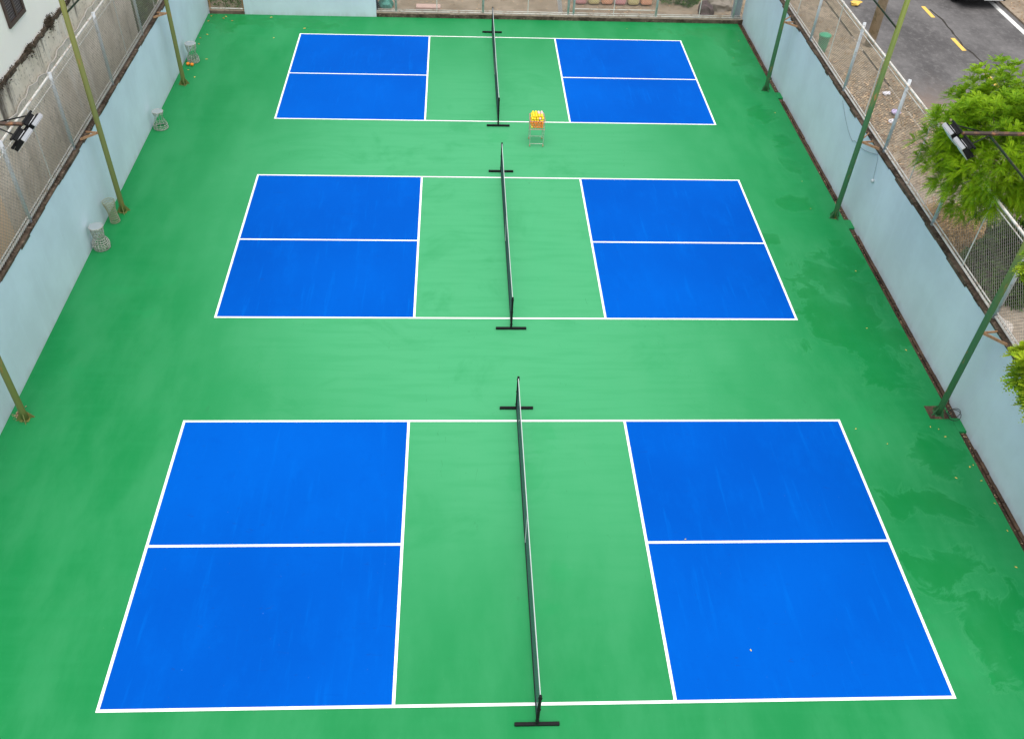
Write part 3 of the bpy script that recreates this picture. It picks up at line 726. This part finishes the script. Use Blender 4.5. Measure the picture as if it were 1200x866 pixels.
for k, (x, y) in enumerate(LV):
    far = x < -5; m = MB(); s = rg.uniform(.035,.06) if far else rg.uniform(.016,.03)
    a = rg.uniform(0,PI); d = Vector((math.cos(a),math.sin(a),0)); e = Vector((-d.y,d.x,0)); up = Vector((0,0,1))
    z0 = .010 if (abs(x) < 7 and y < 21.6 ) else .004
    n0 = [d*-s, d*-s*.3+e*s*.45+up*s*.18, d*s*.4+e*s*.4+up*s*.12, d*s, d*s*.4-e*s*.4+up*s*.2, d*-s*.3-e*s*.45+up*s*.1]
    m.v = [tuple(q) for q in n0]; m.f = [(0,1,2,3),(0,3,4,5)]
    org = rg.random() < .35 and far
    o = m.build('fallen_leaf', M['oleaf'] if org else M['yleaf']); o.location = (x,y,z0)
    if far: lb, gp = ('orange fallen leaf on the green floor by the far corner of the house side wall' if org else 'yellow fallen leaf on the green floor by the far corner of the house side wall', 'orange leaves by the far corner' if org else 'yellow leaves by the far corner')
    elif abs(x) < 6 : lb, gp = 'single pale yellow leaf lying out on the playing area', 'leaves on the playing area'
    else: lb, gp = 'small yellow leaf on the green floor beside the road side wall', 'yellow leaves by the road side wall'
    tag(o, lb, 'leaf', gp)
m = MB()
for k in range(70):
    q = abs(rg.gauss(0,.06)); a = rg.uniform(0,2*PI); leafq(m, -9.98+q*math.cos(a)*.8, 3.2+q*1.4*math.sin(a), .004+rg.uniform(0,.07)*(1-min(1,q*8)), rg.uniform(.015,.035), rg)
tag(m.build('leaf_pile', M['dryleaf']), 'small pile of dead leaves behind the foot of the pole level with the nearest court', 'leaf pile')
m = MB()
for k in range(260):
    cx, cy = rg.uniform(9.65,12.9), rg.uniform(9.5,24)
    if rg.random() < .6: cx = 9.6+abs(rg.gauss(0,.35))
    for q in range(rg.randint(5,14)):
        a = rg.uniform(0,2*PI); p = Vector((cx+rg.gauss(0,.06), cy+rg.gauss(0,.06), .02)); d = Vector((math.cos(a)*.5, math.sin(a)*.5, rg.uniform(.4,1))).normalized(); e = d.cross(Vector((0,0,1))).normalized()*.008; l = rg.uniform(.05,.2)
        m.quad(p-e, p+e, p+d*l+e*.2, p+d*l-e*.2)
tag(m.build('dry_weeds', M['straw']), 'dry brown weeds in tufts on the pavement behind the road side fence', 'weeds', kind='stuff')
def scrap(name, label, x, y, z, s, mat, cat):
    bm = bmesh.new(); bmesh.ops.create_icosphere(bm, subdivisions=2, radius=s)
    for v in bm.verts:
        f = rg.uniform(.55,1.15); v.co = Vector((v.co.x*f*1.3, v.co.y*f, (v.co.z*f+.3*s)*.5))
    me = bpy.data.meshes.new(name); bm.to_mesh(me); bm.free(); me.materials.append(mat)
    o = bpy.data.objects.new(name, me); COL.objects.link(o); o.location = (x,y,z+s*.2); tag(o, label, cat)
scrap('plastic_bag', 'crumpled lilac plastic bag lying below the fence near the green bin', 10.75, 18.05, .03, .17, M['lilac'], 'litter')
scrap('paper_scrap', 'crumpled white paper among the brown leaves, the one near the kerb', 12.75, 17.6, .03, .13, M['paper'], 'litter')
scrap('paper_scrap', 'crumpled pale paper in the middle of the leaf litter', 12.3, 15.75, .03, .11, M['paper'], 'litter')
scrap('plastic_bag', 'lilac film caught behind the fence post at the leaf litter', 12.6, 16.3, .03, .15, M['lilac'], 'litter')
scrap('yellow_wrapper', 'crumpled yellow wrapper on the asphalt beside the concrete pole', 14.17, 25.1, .01, .2, M['ykey'], 'litter')

# ------------------------------------------------------------------ bin, utility pole, car
t = thing('litter_bin', 'green plastic bin standing behind the road side fence', 'bin', (11.55,20.85,.02))
MB().lathe((0,0,0), [(.15,0),(.165,.2),(.19,.5),(.205,.52),(.205,.55)], 22).build('body', M['bin'], t, smooth=True)
MB().lathe((0,0,.55), [(.21,0),(.213,.035),(.19,.06),(.07,.085),(.01,.09)], 22).build('lid', M['bindark'], t, smooth=True)
t = thing('utility_pole', 'weathered tan concrete pole at the kerb beside the road', 'pole', (13.45,21.35,.03))
MB().tube([(0,0,-.1),(0,0,9)], [.17,.13], 12).build('shaft', M['utility'], t, smooth=True)
MB().box(-.9,.9,-.26,-.16,8.2,8.32).build('crossarm', M['armrust'], t)

car = thing('parked_car', 'black car parked over the white edge line at the far side of the road', 'car', (19.15,27.2,0))
def loft(secs):
    mb = MB(); n = len(secs[0])
    for s in secs: mb.v += s
    for i in range(len(secs)-1):
        for k in range(n):
            l = (k+1) % n; mb.f.append((i*n+k, i*n+l, (i+1)*n+l, (i+1)*n+k))
    mb.f.append(tuple(reversed(range(n)))); mb.f.append(tuple((len(secs)-1)*n+k for k in range(n)))
    return mb
def sec(y, w, zb, zt, tuck=.06, r=.1):
    return [(-w+tuck,y,zb),(-w,y,zb+r),(-w,y,zt-r*1.4),(-w+r*.8,y,zt),(w-r*.8,y,zt),(w,y,zt-r*1.4),(w,y,zb+r),(w-tuck,y,zb)]
loft([sec(-2.16,.70,.42,.70),sec(-2.05,.84,.30,.84),sec(-1.85,.90,.27,.93),sec(-1.0,.925,.25,1.02),sec(.8,.925,.25,1.05),sec(1.8,.91,.27,1.05),sec(2.1,.86,.32,1.0),sec(2.2,.76,.42,.86)]).build('body', M['carpaint'], car, smooth=False, bevel=.02)
loft([sec(-1.0,.80,1.0,1.05,.02,.02),sec(-.35,.70,1.0,1.60,-.10,.06),sec(1.0,.70,1.0,1.64,-.10,.06),sec(1.85,.74,1.0,1.10,.0,.03)]).build('cabin', M['glass'], car)
MB().obox((0,.32,1.645),(.62,0,0),(0,.72,.01),(0,0,.03)).build('roof', M['carpaint'], car, bevel=.01)
for sx in (-1, 1):
    for yy in (-1.38, 1.4):
        q = MB(); x = sx*.84
        q.tube([(x-.10,yy,.34),(x-.085,yy,.34),(x+.085,yy,.34),(x+.10,yy,.34)], [.30,.34,.34,.30], 24)
        w = q.build('wheel', M['tyre'], car)
        rm = MB().tube([(x+sx*.10,yy,.34),(x+sx*.108,yy,.34)], [.225,.21], 20)
        for k in range(5):
            a = 2*PI*k/5; rm.obox((x+sx*.112,yy+.12*math.cos(a),.34+.12*math.sin(a)),(.008,0,0),(0,.1*math.cos(a),.1*math.sin(a)),(0,-.022*math.sin(a),.022*math.cos(a)))
        rm.build('rim', M['alloy'], w)
    MB().obox((sx*.62,-2.10,.76),(.16,-sx*.03,0),(0,.05,0),(0,0,.055)).build('headlight', M['lens'], car, bevel=.015)
    MB().obox((sx*.99,-.72,1.07),(.09,0,0),(0,.05,0),(0,0,.06)).build('mirror', M['carpaint'], car, bevel=.02)
bp = MB(); bp.obox((0,-2.16,.42),(.80,0,0),(0,.09,0),(0,0,.10)); bp.build('bumper', M['carpaint'], car, bevel=.04)
MB().obox((.30,-2.262,.37),(.38,0,0),(0,.012,0),(0,0,.025)).build('bumper_trim', M['chromecar'], car, bevel=.008)
gr = MB()
for k in range(4): gr.obox((0,-2.19,.60+.045*k),(.42,0,0),(0,.02,0),(0,0,.012))
gr.build('grille', M['chromecar'], car)

# ------------------------------------------------------------------ far yard
TUBC = [('pink',(.72,.36,.38)),('sandy yellow',(.66,.58,.30)),('salmon',(.80,.42,.28)),('pink',(.72,.36,.38)),('sandy yellow',(.66,.58,.30)),('salmon',(.80,.42,.28))]
TUBL = ['pink tub beginning the pastel row beside the doubled fence post','sandy yellow tub between the first pink tub and a salmon tub','salmon tub in the middle of the pastel row, pink tubs on either hand','pink tub in the middle of the pastel row, right behind the thin stay','sandy yellow tub between the second pink tub and the last salmon tub','salmon tub ending the pastel row beside the leafy plants']
for k in range(6):
    nm, c = TUBC[k]; t = thing('planter_tub', TUBL[k], 'tub', (3.42+.5*k,24.75,0), 'pastel tubs behind the far end fence')
    MB().box(-.215,.215,-.2,.2,.02,.62).build('tub', simple('tub_plastic_%d' % k, c, .6, .12, 5, wear_shade=tuple(q*.75 for q in c)), t, bevel=.09)
    MB().lathe((0,0,.621), [(.15,0),(.14,.02),(.01,.035)], 14).build('soil', M['soil'], t)
tag(MB().obox((2.46,23.75,.75),(.075,0,.015),(-.0,.012,.0),(-.16,0,.9)).build('leaning_plank', simple('whitewashed_plank', (.66,.64,.63), .8, .12, 6)), 'whitish plank leaning behind the far end fence', 'plank')
def lump(name, label, cat, x, y, z, sx, sy, sz, col, seed):
    q = random.Random(seed); bm = bmesh.new(); bmesh.ops.create_icosphere(bm, subdivisions=3, radius=1)
    for v in bm.verts:
        p = v.co; f = 1+.16*math.sin(4*p.x+seed)+.12*math.sin(7*p.y+5*p.z+seed)+q.uniform(-.04,.04); v.co = Vector((p.x*f*sx,p.y*f*sy,max(-.1*sz,p.z*f*sz)))
    me = bpy.data.meshes.new(name); bm.to_mesh(me); bm.free(); me.materials.append(simple(name+'_stuff', col, .7, .25, 8))
    o = bpy.data.objects.new(name, me); COL.objects.link(o); o.location = (x,y,z); tag(o, label, cat)
lump('tarp_bundle', 'crumpled teal tarpaulin behind the first bay of the far end fence', 'tarpaulin', -3.85,24.1,.05,.3,.3,.4,(.10,.36,.30),1)
lump('rubbish_bag', 'dark navy rubbish bag beside the teal tarpaulin', 'bag', -4.3,23.85,.04,.22,.25,.55,(.035,.045,.06),2)
tag(MB().box(-2.75,-1.85,23.75,24.1,.0,.12).build('pink_slab', simple('pinkish_slab', (.55,.38,.33), .85, .2, 6), bevel=.02), 'pinkish slab lying on the dirt behind the far end fence', 'slab')
lump('sack', 'purplish brown sack slumped beside the leafy plants', 'sack', 8.05,24.0,.03,.3,.3,.4,(.13,.085,.09),3)
lump('rubble_heap', 'grey brown heap of rubble in the corner by the road side wall', 'rubble', 8.7,24.6,.03,.45,.5,.4,(.27,.23,.19),4)
lump('orange_bag', 'crumpled orange bag on top of the corner rubble', 'bag', 8.5,25.1,.42,.16,.16,.12,(.65,.32,.06),6)
tag(MB().box(8.93,9.2,YB+.30,YB+.52,-.1,2.3).build('gate_pillar', simple('grey_pillar_paint', (.36,.42,.46), .8, .2, 5)), 'grey blue pillar at the end of the far fence by the road side wall', 'pillar')
# hanging cable with a white socket on the road side wall, and the dangling wires
t = thing('hanging_socket', 'white socket dangling on a thin cable against the road side wall', 'socket', (XR-.035,9.9,1.5))
MB().tube([(0,0,.04),(.01,.09,.3),(.02,.16,.52),(.04,.32,.66)], .007, 5).build('cable', M['thincable'], t)
MB().lathe((0,0,-.05), [(.02,0),(.04,.02),(.042,.07),(.018,.1)], 14).build('socket_body', M['tape'], t, smooth=True)
pts = [(XR-.012, 13.0-.11*k, 2.1-.9*math.sin(PI*min(1,k/26))**1.0*(.55 if k < 13 else .45)) for k in range(27)]
tag(MB().tube(pts, .006, 5).build('slack_cable', M['thincable']), 'thin slack cable drooping across the road side wall toward the socket', 'cable')

# ------------------------------------------------------------------ light, sky, camera
w = bpy.data.worlds.new('World'); scene.world = w; w.use_nodes = True; nt = w.node_tree
sky = nt.nodes.new('ShaderNodeTexSky'); sky.sky_type = 'NISHITA'; sky.sun_disc = False
EL, AZ = 76, 178                          # sun direction: elevation, compass angle from +y towards +x
sky.sun_elevation = R(EL); sky.sun_rotation = R(AZ); sky.air_density = 1.0; sky.dust_density = 3.0; sky.ozone_density = 1.0
hs = nt.nodes.new('ShaderNodeHueSaturation'); hs.inputs['Saturation'].default_value = .22
nt.links.new(sky.outputs[0], hs.inputs['Color']); nt.links.new(hs.outputs[0], nt.nodes['Background'].inputs[0])
nt.nodes['Background'].inputs[1].default_value = .15
sd = bpy.data.lights.new('sun', 'SUN'); sd.energy = 1.4; sd.angle = R(70); sd.color = (1,.96,.9)
so = bpy.data.objects.new('sun', sd); COL.objects.link(so)
dv = Vector((math.sin(R(AZ))*math.cos(R(EL)), math.cos(R(AZ))*math.cos(R(EL)), math.sin(R(EL))))
so.rotation_euler = dv.to_track_quat('Z','Y').to_euler(); so.location = dv*60

cd = bpy.data.cameras.new('camera'); cam = bpy.data.objects.new('camera', cd); COL.objects.link(cam); scene.camera = cam
CAM = Matrix((
    (0.998860, -0.001327, -0.047724, -1.22707),
    (-0.033818, 0.685917, -0.726894, -9.72834),
    (0.033699, 0.727679, 0.685090, 13.48232),
    (0, 0, 0, 1)))
cam.matrix_world = CAM
cd.sensor_fit = 'HORIZONTAL'; cd.sensor_width = 36; cd.lens = 32.0250; cd.shift_x = 0.011244; cd.shift_y = -0.000853
cd.clip_start = .1; cd.clip_end = 2000
vs = scene.view_settings; vs.view_transform = 'Standard'; vs.look = 'None'; vs.gamma = 1; vs.use_curve_mapping = False; vs.exposure = 0.6
scene.render.resolution_x = 1024; scene.render.resolution_y = 738
